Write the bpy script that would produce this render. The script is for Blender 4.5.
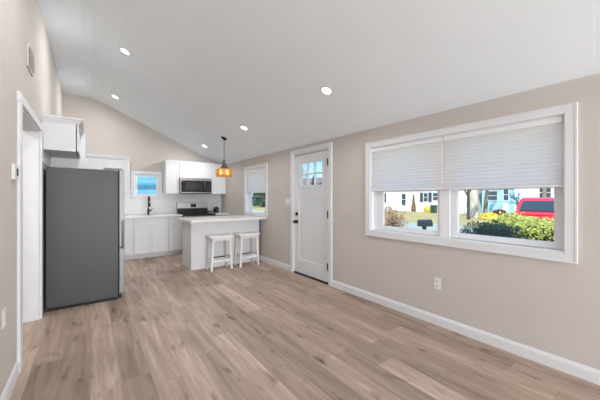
import bpy, bmesh, math, random
from mathutils import Vector, Matrix
PI = math.pi
for o in list(bpy.data.objects):
    bpy.data.objects.remove(o)
SC = bpy.context.scene
COL = SC.collection

# ------------------------------------------------------------------ camera
CAM_H = 1.32
YAW = math.atan(210 / 283)
cam = bpy.data.cameras.new('camera')
cam.sensor_width = 36
cam.lens = 283 * 36 / 600
cam.shift_y = -2.5 / 600
cam.clip_start = 0.02
cam.clip_end = 500
cam_o = bpy.data.objects.new('camera', cam)
cam_o.location = (0, 0, CAM_H)
cam_o.rotation_euler = (PI / 2, 0, -YAW)
COL.objects.link(cam_o)
SC.camera = cam_o

# ------------------------------------------------------------------ sky, sun, exposure
SKY_STRENGTH = 1.3
SUN_STRENGTH = 5.6
CAN_WATTS = 10.0
LEFT_WATTS = 58.0
REAR_WATTS = 262.0
EXPOSURE = 0.31
w = bpy.data.worlds.new('sky')
SC.world = w
w.use_nodes = True
wn, wl = w.node_tree.nodes, w.node_tree.links
wn.clear()
tcs = wn.new('ShaderNodeTexCoord')
sxyz = wn.new('ShaderNodeSeparateXYZ')
wl.new(tcs.outputs['Generated'], sxyz.inputs[0])
sky = wn.new('ShaderNodeValToRGB')          # clear-day gradient from the horizon up
se = sky.color_ramp.elements
se[0].position = 0.0
se[0].color = (0.62, 0.84, 0.97, 1)
se[1].position = 0.6
se[1].color = (0.13, 0.36, 0.80, 1)
_k = se.new(0.15)
_k.color = (0.26, 0.58, 0.90, 1)
wl.new(sxyz.outputs[2], sky.inputs[0])
bg = wn.new('ShaderNodeBackground')
bg.inputs['Strength'].default_value = SKY_STRENGTH
wo = wn.new('ShaderNodeOutputWorld')
wl.new(sky.outputs[0], bg.inputs[0])
wl.new(bg.outputs[0], wo.inputs[0])

sun = bpy.data.lights.new('sun', 'SUN')
sun.energy = SUN_STRENGTH
sun.angle = math.radians(0.6)
sun.color = (1.0, 0.95, 0.86)
sun_o = bpy.data.objects.new('sun', sun)
sun_o.rotation_euler = Vector((0.62, 0.24, -0.82)).to_track_quat('-Z', 'Y').to_euler()
sun_o.location = (-20, -8, 25)
COL.objects.link(sun_o)

# added fill lamp in an unseen opening behind the camera
rl = bpy.data.lights.new('rear_fill', 'AREA')
rl.shape = 'RECTANGLE'
rl.size = 2.3
rl.size_y = 1.9
rl.energy = REAR_WATTS
rl.color = (0.93, 0.97, 1.0)
rl_o = bpy.data.objects.new('rear_fill', rl)
rl_o.location = (1.25, -5.12, 1.12)
rl_o.rotation_euler = Vector((0, 1, 0)).to_track_quat('-Z', 'Z').to_euler()
COL.objects.link(rl_o)

# added fill lamp at an unseen left-wall opening, brightens ceiling and right wall
ll = bpy.data.lights.new('left_fill', 'AREA')
ll.shape = 'RECTANGLE'
ll.size = 1.6
ll.size_y = 1.1
ll.energy = LEFT_WATTS
ll.color = (0.93, 0.97, 1.0)
ll_o = bpy.data.objects.new('left_fill', ll)
ll_o.location = (-0.66, -3.1, 1.5)
ll_o.rotation_euler = Vector((1, 0, 0)).to_track_quat('-Z', 'Z').to_euler()
COL.objects.link(ll_o)

SC.view_settings.view_transform = 'Standard'
SC.view_settings.look = 'None'
SC.view_settings.exposure = EXPOSURE
SC.view_settings.gamma = 1
SC.view_settings.use_curve_mapping = False
try:
    SC.cycles.max_bounces = 10
    SC.cycles.diffuse_bounces = 6
    SC.cycles.transparent_max_bounces = 16
    SC.cycles.sample_clamp_indirect = 6
except Exception:
    pass

# ------------------------------------------------------------------ materials
def lin(c):
    return tuple(((v / 255) / 12.92 if v / 255 <= 0.04045 else ((v / 255 + 0.055) / 1.055) ** 2.4) for v in c) + (1,)

def mat(name, rgb, rough=0.5, metal=0.0, noise=0.0, nscale=20, bump=0.0, bscale=60, spec=0.5, trans=0.0, stretch=None, emit=None, coat=0.0):
    """principled surface with a procedural tint and grain"""
    m = bpy.data.materials.new(name)
    m.use_nodes = True
    N, L = m.node_tree.nodes, m.node_tree.links
    b = N['Principled BSDF']
    col = lin(rgb)
    b.inputs['Base Color'].default_value = col
    b.inputs['Roughness'].default_value = rough
    b.inputs['Metallic'].default_value = metal
    b.inputs['Specular IOR Level'].default_value = spec
    b.inputs['Coat Weight'].default_value = coat
    tc = N.new('ShaderNodeTexCoord')
    mp = N.new('ShaderNodeMapping')
    L.new(tc.outputs['Object'], mp.inputs[0])
    if stretch:
        mp.inputs['Scale'].default_value = stretch
    if noise > 0:
        n = N.new('ShaderNodeTexNoise')
        n.inputs['Scale'].default_value = nscale
        n.inputs['Detail'].default_value = 4
        L.new(mp.outputs[0], n.inputs['Vector'])
        r = N.new('ShaderNodeValToRGB')
        r.color_ramp.elements[0].position = 0.3
        r.color_ramp.elements[1].position = 0.7
        r.color_ramp.elements[0].color = tuple(max(0, v * (1 - noise)) for v in col[:3]) + (1,)
        r.color_ramp.elements[1].color = tuple(min(1, v * (1 + noise)) for v in col[:3]) + (1,)
        L.new(n.outputs['Fac'], r.inputs[0])
        L.new(r.outputs[0], b.inputs['Base Color'])
    if bump > 0:
        n2 = N.new('ShaderNodeTexNoise')
        n2.inputs['Scale'].default_value = bscale
        n2.inputs['Detail'].default_value = 3
        L.new(mp.outputs[0], n2.inputs['Vector'])
        bp = N.new('ShaderNodeBump')
        bp.inputs['Strength'].default_value = bump
        bp.inputs['Distance'].default_value = 0.01
        L.new(n2.outputs['Fac'], bp.inputs['Height'])
        L.new(bp.outputs[0], b.inputs['Normal'])
    if emit:
        b.inputs['Emission Color'].default_value = lin(emit[0])
        b.inputs['Emission Strength'].default_value = emit[1]
    return m

M = {}
M['wall'] = mat('greige_wall_paint', (195, 188, 182), 0.85, noise=0.02, nscale=3, bump=0.05, bscale=180, spec=0.2)
M['ceiling'] = mat('white_ceiling_paint', (235, 241, 245), 0.9, noise=0.01, nscale=3, bump=0.04, bscale=160, spec=0.2)
M['trim'] = mat('white_trim_paint', (218, 218, 220), 0.4, noise=0.01, nscale=8)
M['door'] = mat('white_door_paint', (216, 218, 221), 0.4, noise=0.01, nscale=6)
M['vinyl'] = mat('white_vinyl', (228, 229, 232), 0.35, noise=0.01, nscale=8)
M['cabinet'] = mat('white_cabinet_paint', (222, 222, 223), 0.42, noise=0.01, nscale=8)
M['reveal'] = mat('dark_reveal', (70, 70, 72), 0.7, noise=0.05)
M['quartz'] = mat('white_quartz', (226, 224, 222), 0.22, noise=0.03, nscale=6)
M['splash'] = mat('white_backsplash', (218, 217, 217), 0.3, noise=0.02, nscale=5)
M['fridge_side'] = mat('charcoal_steel_side', (70, 70, 70), 0.45, metal=0.1, noise=0.03, nscale=4, bump=0.05, bscale=300)
M['steel'] = mat('brushed_steel', (176, 176, 178), 0.32, metal=0.85, noise=0.05, nscale=30, stretch=(1, 1, 12))
M['fridge_door'] = mat('satin_steel_door', (140, 141, 143), 0.45, metal=0.6, noise=0.04, nscale=30, stretch=(1, 1, 12))
M['steel_dark'] = mat('dark_steel', (96, 97, 99), 0.3, metal=0.8, noise=0.04, nscale=30)
M['black'] = mat('black_enamel', (20, 20, 21), 0.3, noise=0.05)
M['matte_black'] = mat('matte_black', (28, 27, 27), 0.5, noise=0.05, metal=0.2)
M['black_glass'] = mat('black_glass', (22, 24, 28), 0.06, noise=0.05, coat=0.6)
M['door_mesh'] = mat('dark_door_mesh', (46, 47, 50), 0.25, noise=0.1, nscale=200)
M['iron'] = mat('cast_iron', (26, 26, 26), 0.65, noise=0.1, bump=0.2)
M['plate'] = mat('white_plastic', (222, 221, 218), 0.4, noise=0.01)
M['slot'] = mat('dark_slot', (60, 58, 56), 0.6, noise=0.05)
M['stool'] = mat('white_stool_paint', (232, 231, 231), 0.45, noise=0.01, nscale=12)
M['vent'] = mat('vent_paint', (198, 192, 180), 0.5, noise=0.02)
M['vent_dark'] = mat('vent_gap', (70, 68, 64), 0.8, noise=0.05)
M['rubber'] = mat('black_rubber', (25, 25, 26), 0.8, noise=0.1)
M['lens'] = mat('lamp_lens', (250, 250, 250), 0.5, noise=0.01, emit=((255, 250, 242), 14.0))
M['bulb'] = mat('warm_bulb', (255, 225, 170), 0.4, noise=0.01, emit=((255, 214, 150), 3.5))
M['bronze'] = mat('dark_bronze', (48, 44, 42), 0.4, metal=0.6, noise=0.1)
M['pewter'] = mat('aged_pewter', (92, 88, 84), 0.4, metal=0.7, noise=0.1)

def glass_mat(name, tint, gloss=0.08, rough=0.02):
    m = bpy.data.materials.new(name)
    m.use_nodes = True
    N, L = m.node_tree.nodes, m.node_tree.links
    N.clear()
    t = N.new('ShaderNodeBsdfTransparent')
    t.inputs[0].default_value = tint
    g = N.new('ShaderNodeBsdfGlossy')
    g.inputs['Roughness'].default_value = rough
    nz = N.new('ShaderNodeTexNoise')
    nz.inputs['Scale'].default_value = 2.0
    mr = N.new('ShaderNodeMapRange')
    mr.inputs[3].default_value = gloss * 0.8
    mr.inputs[4].default_value = gloss * 1.2
    mx = N.new('ShaderNodeMixShader')
    o = N.new('ShaderNodeOutputMaterial')
    L.new(nz.outputs['Fac'], mr.inputs[0])
    L.new(mr.outputs[0], mx.inputs[0])
    L.new(t.outputs[0], mx.inputs[1])
    L.new(g.outputs[0], mx.inputs[2])
    L.new(mx.outputs[0], o.inputs[0])
    return m
M['glass'] = glass_mat('window_glass', (0.96, 0.98, 0.98, 1), 0.03)

def translucent_mat(name, rgb, frac, wave=None, transp=0.0, tint=None):
    m = bpy.data.materials.new(name)
    m.use_nodes = True
    N, L = m.node_tree.nodes, m.node_tree.links
    N.clear()
    col = lin(rgb)
    nz = N.new('ShaderNodeTexNoise')
    nz.inputs['Scale'].default_value = 40
    rmp = N.new('ShaderNodeValToRGB')
    rmp.color_ramp.elements[0].color = tuple(v * 0.96 for v in col[:3]) + (1,)
    rmp.color_ramp.elements[1].color = col
    L.new(nz.outputs['Fac'], rmp.inputs[0])
    d = N.new('ShaderNodeBsdfDiffuse')
    t = N.new('ShaderNodeBsdfTranslucent')
    L.new(rmp.outputs[0], d.inputs[0])
    L.new(rmp.outputs[0], t.inputs[0])
    mx = N.new('ShaderNodeMixShader')
    mx.inputs[0].default_value = frac
    L.new(d.outputs[0], mx.inputs[1])
    L.new(t.outputs[0], mx.inputs[2])
    out = mx
    if transp > 0:
        tr = N.new('ShaderNodeBsdfTransparent')
        tr.inputs[0].default_value = tint or (1, 1, 1, 1)
        m2 = N.new('ShaderNodeMixShader')
        m2.inputs[0].default_value = transp
        L.new(mx.outputs[0], m2.inputs[1])
        L.new(tr.outputs[0], m2.inputs[2])
        gl = N.new('ShaderNodeBsdfGlossy')
        gl.inputs['Roughness'].default_value = 0.1
        m3 = N.new('ShaderNodeMixShader')
        m3.inputs[0].default_value = 0.06
        L.new(m2.outputs[0], m3.inputs[1])
        L.new(gl.outputs[0], m3.inputs[2])
        out = m3
    o = N.new('ShaderNodeOutputMaterial')
    L.new(out.outputs[0], o.inputs[0])
    return m
M['shade'] = translucent_mat('cellular_fabric', (253, 250, 249), 0.66)
M['amber'] = translucent_mat('amber_glass', (216, 172, 118), 0.45, transp=0.6, tint=(1.0, 0.86, 0.62, 1))

def floor_mat():
    m = bpy.data.materials.new('oak_planks')
    m.use_nodes = True
    N, L = m.node_tree.nodes, m.node_tree.links
    b = N['Principled BSDF']
    tc = N.new('ShaderNodeTexCoord')
    sp = N.new('ShaderNodeSeparateXYZ')
    L.new(tc.outputs['Object'], sp.inputs[0])
    def math_(op, a, bb=None, c=None):
        n = N.new('ShaderNodeMath')
        n.operation = op
        for i, v in enumerate((a, bb, c)):
            if v is None:
                continue
            if isinstance(v, (int, float)):
                n.inputs[i].default_value = v
            else:
                L.new(v, n.inputs[i])
        return n.outputs[0]
    W, LEN = 0.182, 1.22
    xs = math_('DIVIDE', sp.outputs[0], W)
    row = math_('FLOOR', xs)
    fx = math_('FRACT', xs)
    wn1 = N.new('ShaderNodeTexWhiteNoise')
    wn1.noise_dimensions = '1D'
    L.new(row, wn1.inputs['W'])
    ys = math_('ADD', math_('DIVIDE', sp.outputs[1], LEN), math_('MULTIPLY', wn1.outputs[0], 7.0))
    col = math_('FLOOR', ys)
    fy = math_('FRACT', ys)
    cb = N.new('ShaderNodeCombineXYZ')
    L.new(row, cb.inputs[0])
    L.new(col, cb.inputs[1])
    wn2 = N.new('ShaderNodeTexWhiteNoise')
    wn2.noise_dimensions = '3D'
    L.new(cb.outputs[0], wn2.inputs['Vector'])
    # grain, shifted for every plank
    cv = N.new('ShaderNodeCombineXYZ')
    L.new(math_('ADD', math_('MULTIPLY', sp.outputs[0], 13.0), math_('MULTIPLY', wn2.outputs[0], 40.0)), cv.inputs[0])
    L.new(math_('MULTIPLY', sp.outputs[1], 1.1), cv.inputs[1])
    L.new(math_('MULTIPLY', wn2.outputs[0], 13.0), cv.inputs[2])
    n1 = N.new('ShaderNodeTexNoise')
    n1.inputs['Scale'].default_value = 1.3
    n1.inputs['Detail'].default_value = 5
    n1.inputs['Distortion'].default_value = 0.6
    L.new(cv.outputs[0], n1.inputs['Vector'])
    cv2 = N.new('ShaderNodeCombineXYZ')
    L.new(math_('MULTIPLY', sp.outputs[0], 70.0), cv2.inputs[0])
    L.new(math_('MULTIPLY', sp.outputs[1], 3.0), cv2.inputs[1])
    L.new(math_('MULTIPLY', wn2.outputs[0], 31.0), cv2.inputs[2])
    n2 = N.new('ShaderNodeTexNoise')
    n2.inputs['Scale'].default_value = 1.0
    n2.inputs['Detail'].default_value = 4
    L.new(cv2.outputs[0], n2.inputs['Vector'])
    # knots
    cv3 = N.new('ShaderNodeCombineXYZ')
    L.new(math_('MULTIPLY', sp.outputs[0], 11.0), cv3.inputs[0])
    L.new(math_('MULTIPLY', sp.outputs[1], 3.6), cv3.inputs[1])
    vo = N.new('ShaderNodeTexNoise')
    vo.inputs['Scale'].default_value = 1.0
    vo.inputs['Detail'].default_value = 1.5
    L.new(cv3.outputs[0], vo.inputs['Vector'])
    kn = math_('MULTIPLY', math_('MAXIMUM', math_('SUBTRACT', vo.outputs['Fac'], 0.62), 0.0), 2.4)
    v = math_('ADD', math_('MULTIPLY', wn2.outputs[0], 0.30), math_('ADD', math_('MULTIPLY', n1.outputs['Fac'], 0.78), math_('MULTIPLY', n2.outputs['Fac'], 0.20)))
    v = math_('SUBTRACT', v, kn)
    rp = N.new('ShaderNodeValToRGB')
    e = rp.color_ramp.elements
    e[0].position = 0.2
    e[0].color = lin((98, 81, 70))
    e[1].position = 0.9
    e[1].color = lin((196, 175, 159))
    k = e.new(0.5)
    k.color = lin((146, 126, 112))
    k = e.new(0.72)
    k.color = lin((170, 149, 134))
    L.new(v, rp.inputs[0])
    # seams
    sx = math_('LESS_THAN', math_('MINIMUM', fx, math_('SUBTRACT', 1.0, fx)), 0.010)
    sy = math_('LESS_THAN', math_('MINIMUM', fy, math_('SUBTRACT', 1.0, fy)), 0.0016)
    seam = math_('MAXIMUM', sx, sy)
    mx = N.new('ShaderNodeMix')
    mx.data_type = 'RGBA'
    mx.blend_type = 'MIX'
    L.new(math_('MULTIPLY', seam, 0.3), mx.inputs[0])
    L.new(rp.outputs[0], mx.inputs[6])
    mx.inputs[7].default_value = lin((84, 68, 58))
    L.new(mx.outputs[2], b.inputs['Base Color'])
    b.inputs['Roughness'].default_value = 0.5
    b.inputs['Specular IOR Level'].default_value = 0.35
    bp = N.new('ShaderNodeBump')
    bp.inputs['Strength'].default_value = 0.08
    bp.inputs['Distance'].default_value = 0.004
    L.new(n2.outputs['Fac'], bp.inputs['Height'])
    L.new(bp.outputs[0], b.inputs['Normal'])
    return m
M['floor'] = floor_mat()

def siding_mat(name, rgb, pitch=0.12):
    m = mat(name, rgb, 0.7, noise=0.03, nscale=2)
    N, L = m.node_tree.nodes, m.node_tree.links
    b = N['Principled BSDF']
    tc = N.new('ShaderNodeTexCoord')
    sp = N.new('ShaderNodeSeparateXYZ')
    L.new(tc.outputs['Object'], sp.inputs[0])
    d = N.new('ShaderNodeMath'); d.operation = 'DIVIDE'; d.inputs[1].default_value = pitch
    fr = N.new('ShaderNodeMath'); fr.operation = 'FRACT'
    L.new(sp.outputs[2], d.inputs[0])
    L.new(d.outputs[0], fr.inputs[0])
    bp = N.new('ShaderNodeBump')
    bp.inputs['Strength'].default_value = 0.9
    bp.inputs['Distance'].default_value = 0.02
    bp.invert = True
    L.new(fr.outputs[0], bp.inputs['Height'])
    L.new(bp.outputs[0], b.inputs['Normal'])
    return m
M['white_siding'] = siding_mat('white_lap_siding', (236, 236, 234), 0.2)
M['blue_siding'] = siding_mat('blue_lap_siding', (150, 196, 214), 0.2)
M['sky_siding'] = siding_mat('pale_blue_siding', (122, 198, 230), 0.16)
M['shingle'] = mat('grey_shingle', (112, 108, 106), 0.9, noise=0.25, nscale=8, bump=0.3, bscale=20)
M['grass'] = mat('lawn_grass', (172, 158, 112), 0.95, noise=0.22, nscale=1.5, bump=0.5, bscale=30, spec=0.1)
M['asphalt'] = mat('asphalt', (166, 168, 158), 0.9, noise=0.06, nscale=3, bump=0.2, bscale=80, spec=0.2)
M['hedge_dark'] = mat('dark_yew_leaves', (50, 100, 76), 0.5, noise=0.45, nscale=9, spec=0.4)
M['hedge_light'] = mat('privet_leaves', (188, 196, 104), 0.5, noise=0.35, nscale=9, spec=0.4)
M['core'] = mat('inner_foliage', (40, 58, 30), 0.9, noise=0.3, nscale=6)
M['yellow_leaves'] = mat('yellow_leaves', (222, 208, 96), 0.6, noise=0.25, nscale=3)
M['red_leaves'] = mat('wine_red_leaves', (120, 44, 52), 0.6, noise=0.3, nscale=4)
M['olive_leaves'] = mat('olive_leaves', (112, 122, 66), 0.7, noise=0.3, nscale=3)
M['pine'] = mat('pine_needles', (50, 76, 54), 0.7, noise=0.35, nscale=2)
M['rust_leaves'] = mat('rust_needles', (142, 112, 80), 0.7, noise=0.3, nscale=4)
M['bark'] = mat('grey_brown_bark', (146, 130, 116), 0.9, noise=0.25, nscale=6, bump=0.5, bscale=14)
M['pale_bark'] = mat('pale_bark', (204, 192, 178), 0.9, noise=0.14, nscale=5, bump=0.4, bscale=14)
M['dark_bark'] = mat('dark_bark', (78, 70, 64), 0.9, noise=0.25, nscale=6, bump=0.5, bscale=14)
M['twig'] = mat('tan_twigs', (140, 110, 88), 0.9, noise=0.2, nscale=10)
M['branch_shade'] = mat('shadow_blue_branches', (104, 146, 164), 0.9, noise=0.1)  # shadow tint for the branches that stand in for shade on the siding
M['twig_leaf'] = mat('pinkish_buds', (160, 126, 98), 0.8, noise=0.25, nscale=10)
M['car_red'] = mat('red_car_paint', (222, 48, 66), 0.25, noise=0.02, coat=0.8)
M['car_glass'] = mat('car_glass', (52, 66, 78), 0.08, noise=0.05, coat=0.5)
M['car_light'] = mat('tail_lamp', (150, 12, 20), 0.2, noise=0.05)
M['mailbox'] = mat('mailbox_paint', (42, 56, 62), 0.45, noise=0.08)
M['post'] = mat('weathered_post', (58, 62, 62), 0.8, noise=0.15, nscale=14)
M['bin'] = mat('green_plastic', (34, 74, 62), 0.5, noise=0.08)
M['far_glass'] = mat('far_window_glass', (58, 78, 88), 0.1, noise=0.1, nscale=2)
M['shutter'] = mat('slate_shutter', (60, 66, 74), 0.6, noise=0.06)

# ------------------------------------------------------------------ mesh builder
class MB:
    def __init__(s):
        s.bm = bmesh.new()
    def box(s, x0, x1, y0, y1, z0, z1):
        v = [s.bm.verts.new(p) for p in ((x0, y0, z0), (x1, y0, z0), (x1, y1, z0), (x0, y1, z0), (x0, y0, z1), (x1, y0, z1), (x1, y1, z1), (x0, y1, z1))]
        for f in ((3, 2, 1, 0), (4, 5, 6, 7), (0, 1, 5, 4), (1, 2, 6, 5), (2, 3, 7, 6), (3, 0, 4, 7)):
            s.bm.faces.new([v[i] for i in f])
        return s
    def prism(s, pts, axis, a, b):
        """polygon in the two other axes, extruded along axis from a to b"""
        def P(p, t):
            if axis == 0: return (t, p[0], p[1])
            if axis == 1: return (p[0], t, p[1])
            return (p[0], p[1], t)
        A = [s.bm.verts.new(P(p, a)) for p in pts]
        B = [s.bm.verts.new(P(p, b)) for p in pts]
        n = len(pts)
        s.bm.faces.new(A)
        s.bm.faces.new(B[::-1])
        for i in range(n):
            s.bm.faces.new((A[i], B[i], B[(i + 1) % n], A[(i + 1) % n]))
        return s
    def tube(s, p0, p1, r0, r1=None, n=12, caps=True):
        r1 = r0 if r1 is None else r1
        p0, p1 = Vector(p0), Vector(p1)
        d = (p1 - p0).normalized()
        q = d.to_track_quat('Z', 'Y')
        A, B = [], []
        for i in range(n):
            a = 2 * PI * i / n
            o = q @ Vector((math.cos(a), math.sin(a), 0))
            A.append(s.bm.verts.new(p0 + o * r0))
            B.append(s.bm.verts.new(p1 + o * r1))
        for i in range(n):
            s.bm.faces.new((A[i], A[(i + 1) % n], B[(i + 1) % n], B[i]))
        if caps:
            s.bm.faces.new(A[::-1])
            s.bm.faces.new(B)
        return s
    def bar(s, p0, p1, w0, d0, w1=None, d1=None):
        """square bar between two points, width along x, depth along y"""
        w1 = w0 if w1 is None else w1
        d1 = d0 if d1 is None else d1
        A = [s.bm.verts.new((p0[0] + sx * w0 / 2, p0[1] + sy * d0 / 2, p0[2])) for sx, sy in ((-1, -1), (1, -1), (1, 1), (-1, 1))]
        B = [s.bm.verts.new((p1[0] + sx * w1 / 2, p1[1] + sy * d1 / 2, p1[2])) for sx, sy in ((-1, -1), (1, -1), (1, 1), (-1, 1))]
        s.bm.faces.new(A[::-1])
        s.bm.faces.new(B)
        for i in range(4):
            s.bm.faces.new((A[i], A[(i + 1) % 4], B[(i + 1) % 4], B[i]))
        return s
    def path(s, pts, r, n=10):
        rings = []
        pts = [Vector(p) for p in pts]
        for i, p in enumerate(pts):
            d = (pts[min(i + 1, len(pts) - 1)] - pts[max(i - 1, 0)]).normalized()
            q = d.to_track_quat('Z', 'X')
            rings.append([s.bm.verts.new(p + q @ Vector((math.cos(2 * PI * k / n) * r, math.sin(2 * PI * k / n) * r, 0))) for k in range(n)])
        for a, b in zip(rings, rings[1:]):
            for k in range(n):
                s.bm.faces.new((a[k], a[(k + 1) % n], b[(k + 1) % n], b[k]))
        s.bm.faces.new(rings[0][::-1])
        s.bm.faces.new(rings[-1])
        return s
    def lathe(s, prof, cx=0, cy=0, n=32, ripple=0, rn=24):
        """profile of (r, z); closes on the axis where r is 0"""
        rings = []
        for r, z in prof:
            if r < 1e-6:
                rings.append([s.bm.verts.new((cx, cy, z))])
            else:
                rings.append([s.bm.verts.new((cx + math.cos(2 * PI * k / n) * r * (1 + ripple * math.cos(rn * 2 * PI * k / n)), cy + math.sin(2 * PI * k / n) * r * (1 + ripple * math.cos(rn * 2 * PI * k / n)), z)) for k in range(n)])
        for a, b in zip(rings, rings[1:]):
            if len(a) == 1 and len(b) == 1:
                continue
            for k in range(n):
                k2 = (k + 1) % n
                if len(a) == 1: s.bm.faces.new((a[0], b[k2], b[k]))
                elif len(b) == 1: s.bm.faces.new((a[k], a[k2], b[0]))
                else: s.bm.faces.new((a[k], a[k2], b[k2], b[k]))
        return s
    def build(s, name, material, parent=None, bevel=0.0, smooth=False, seg=2, loc=None):
        bmesh.ops.recalc_face_normals(s.bm, faces=s.bm.faces)
        me = bpy.data.meshes.new(name)
        s.bm.to_mesh(me)
        s.bm.free()
        me.materials.append(material)
        if smooth:
            for p in me.polygons:
                p.use_smooth = True
        o = bpy.data.objects.new(name, me)
        COL.objects.link(o)
        if parent: o.parent = parent
        if loc: o.location = loc
        if bevel > 0:
            b = o.modifiers.new('bevel', 'BEVEL')
            b.width = bevel
            b.segments = seg
            b.limit_method = 'ANGLE'
            b.angle_limit = math.radians(40)
        return o

def thing(name, label, cat, loc=(0, 0, 0), group=None, rz=0):
    o = bpy.data.objects.new(name, None)
    o.empty_display_size = 0.1
    COL.objects.link(o)
    o.location = loc
    o.rotation_euler = (0, 0, rz)
    o['label'] = label
    o['category'] = cat
    if group: o['group'] = group
    return o

def tag(o, label, cat, group=None, kind=None):
    o['label'] = label
    o['category'] = cat
    if group: o['group'] = group
    if kind: o['kind'] = kind
    return o

def copy_tree(o, parent=None):
    c = o.copy()
    COL.objects.link(c)
    if parent: c.parent = parent
    for ch in list(o.children):
        copy_tree(ch, c)
    return c

# ------------------------------------------------------------------ room shell
XL, XR, YB, YF = -0.44, 2.89, 7.53, -5.0
WT = 0.15
def cells(mb, u0, u1, z0, z1, holes, put):
    us = sorted({u0, u1, *[h[0] for h in holes], *[h[1] for h in holes]})
    zs = sorted({z0, z1, *[h[2] for h in holes], *[h[3] for h in holes]})
    for a, b in zip(us, us[1:]):
        for c, d in zip(zs, zs[1:]):
            mu, mz = (a + b) / 2, (c + d) / 2
            if any(h[0] < mu < h[1] and h[2] < mz < h[3] for h in holes):
                continue
            put(a, b, c, d)

o = MB().box(-1.95, XR + WT, YF - WT, YB + WT, -0.12, 0).build('floor', M['floor'])
tag(o, 'light brown wood plank floor of the open room', 'floor', kind='structure')

W1 = (0.525, 2.37, 0.90, 1.953)      # big window opening in the right wall
W2 = (5.06, 5.975, 0.925, 1.945)      # kitchen window
D1 = (3.155, 4.09, 0.0, 2.065)        # front door
mb = MB()
cells(mb, YF - WT, YB + WT, 0, 2.2, [W1, W2, D1], lambda a, b, c, d: mb.box(XR, XR + WT, a, b, c, d))
tag(mb.build('wall_right', M['wall']), 'long beige wall with the front door and windows', 'wall', kind='structure')

W3 = (0.815, 1.36, 1.335, 1.88)
mb = MB()
cells(mb, XL - 0.14, XR, 0, 2.2, [W3], lambda a, b, c, d: mb.box(a, b, YB, YB + WT, c, d))
mb.prism([(XL - 0.14, 2.2), (XR, 2.2), (0.3, 3.347), (0.15, 3.40), (0.0, 3.44), (-0.2, 3.45), (XL - 0.14, 3.45)], 1, YB, YB + WT)
tag(mb.build('wall_back', M['wall']), 'beige gable wall behind the kitchen cabinets', 'wall', kind='structure')

L1 = (-3.95, -2.25, 0.9, 2.1)
O1 = (3.05, 4.15, 0, 2.05)            # cased opening in the left wall
mb = MB()
cells(mb, YF, YB, 0, 3.45, [O1, L1], lambda a, b, c, d: mb.box(XL - 0.14, XL, a, b, c, d))
tag(mb.build('wall_left', M['wall']), 'tall beige wall on the left with the cased opening', 'wall', kind='structure')

R1 = (0.1, 2.4, 0.15, 2.08)
mb = MB()
cells(mb, XL - 0.14, XR, 0, 2.2, [R1], lambda a, b, c, d: mb.box(a, b, YF - WT, YF, c, d))
mb.prism([(XL - 0.14, 2.2), (XR, 2.2), (0.3, 3.347), (0.15, 3.40), (0.0, 3.44), (-0.2, 3.45), (XL - 0.14, 3.45)], 1, YF - WT, YF)
tag(mb.build('wall_rear', M['wall']), 'beige wall behind the viewer with the added opening', 'wall', kind='structure')

prof = [(XL - 0.14, 3.45), (-0.2, 3.45), (-0.08, 3.447), (0.02, 3.436), (0.12, 3.412), (0.22, 3.378), (0.3, 3.347), (XR, 2.2), (XR + WT + 0.25, 2.09),
        (XR + WT + 0.25, 2.21), (0.4, 3.50), (0.0, 3.62), (XL - 0.14, 3.62)]
o = MB().prism(prof, 1, YF - WT - 0.2, YB + WT + 0.2).build('ceiling', M['ceiling'])
tag(o, 'white vaulted ceiling sloping down to the window wall', 'ceiling', kind='structure')

# hallway beyond the cased opening
mb = MB().box(-1.95, -1.8, 1.8, 5.6, 0, 2.45).box(-1.8, XL - 0.14, 1.8, 1.9, 0, 2.45).box(-1.8, XL - 0.14, 5.5, 5.6, 0, 2.45).box(-1.95, XL - 0.14, 1.8, 5.6, 2.45, 2.55)
tag(mb.build('wall_hallway', M['wall']), 'beige hallway walls beyond the cased opening', 'wall', kind='structure')

# baseboards
def bb_profile(sign, base):
    return [(base, 0), (base + sign * 0.015, 0), (base + sign * 0.015, 0.075), (base + sign * 0.010, 0.09), (base + sign * 0.006, 0.1), (base, 0.1)]
mb = MB()
mb.prism(bb_profile(-1, XR), 1, YF, 3.085)
mb.prism(bb_profile(-1, XR), 1, 4.16, 6.9)
tag(mb.build('baseboard_right', M['trim']), 'white baseboard along the window wall', 'baseboard', kind='structure')
mb = MB().prism(bb_profile(1, XL), 1, YF, 2.96)
tag(mb.build('baseboard_left', M['trim']), 'white baseboard along the left wall', 'baseboard', kind='structure')

# cased opening (trim)
mb = MB()
for y0, y1 in ((2.96, 3.055), (4.145, 4.24)):
    mb.box(XL, XL + 0.02, y0, y1, 0, 2.045)
mb.box(XL, XL + 0.022, 2.95, 4.25, 2.045, 2.115)
mb.box(XL - 0.14, XL, 3.05, 3.07, 0, 2.03)
mb.box(XL - 0.14, XL, 4.13, 4.15, 0, 2.03)
mb.box(XL - 0.14, XL, 3.05, 4.15, 2.03, 2.05)
tag(mb.build('trim_1', M['trim'], bevel=0.003), 'white casing around the opening beside the refrigerator', 'door casing', kind='structure')

# ------------------------------------------------------------------ windows
def casing(mb, y0, y1, z0, z1, wd, x=XR, t=0.02):
    """picture-frame casing with an inner bead, on the right wall; y0..z1 = outer edge"""
    for (a, b, c, d) in ((y0, y0 + wd, z0, z1), (y1 - wd, y1, z0, z1), (y0 + wd, y1 - wd, z1 - wd, z1), (y0 + wd, y1 - wd, z0, z0 + wd)):
        mb.box(x - t, x, a, b, c, d)
    e = 0.014
    for (a, b, c, d) in ((y0, y0 + e, z0, z1), (y1 - e, y1, z0, z1), (y0 + e, y1 - e, z1 - e, z1), (y0 + e, y1 - e, z0, z0 + e)):
        mb.box(x - t - 0.003, x - t, a, b, c, d)

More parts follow.
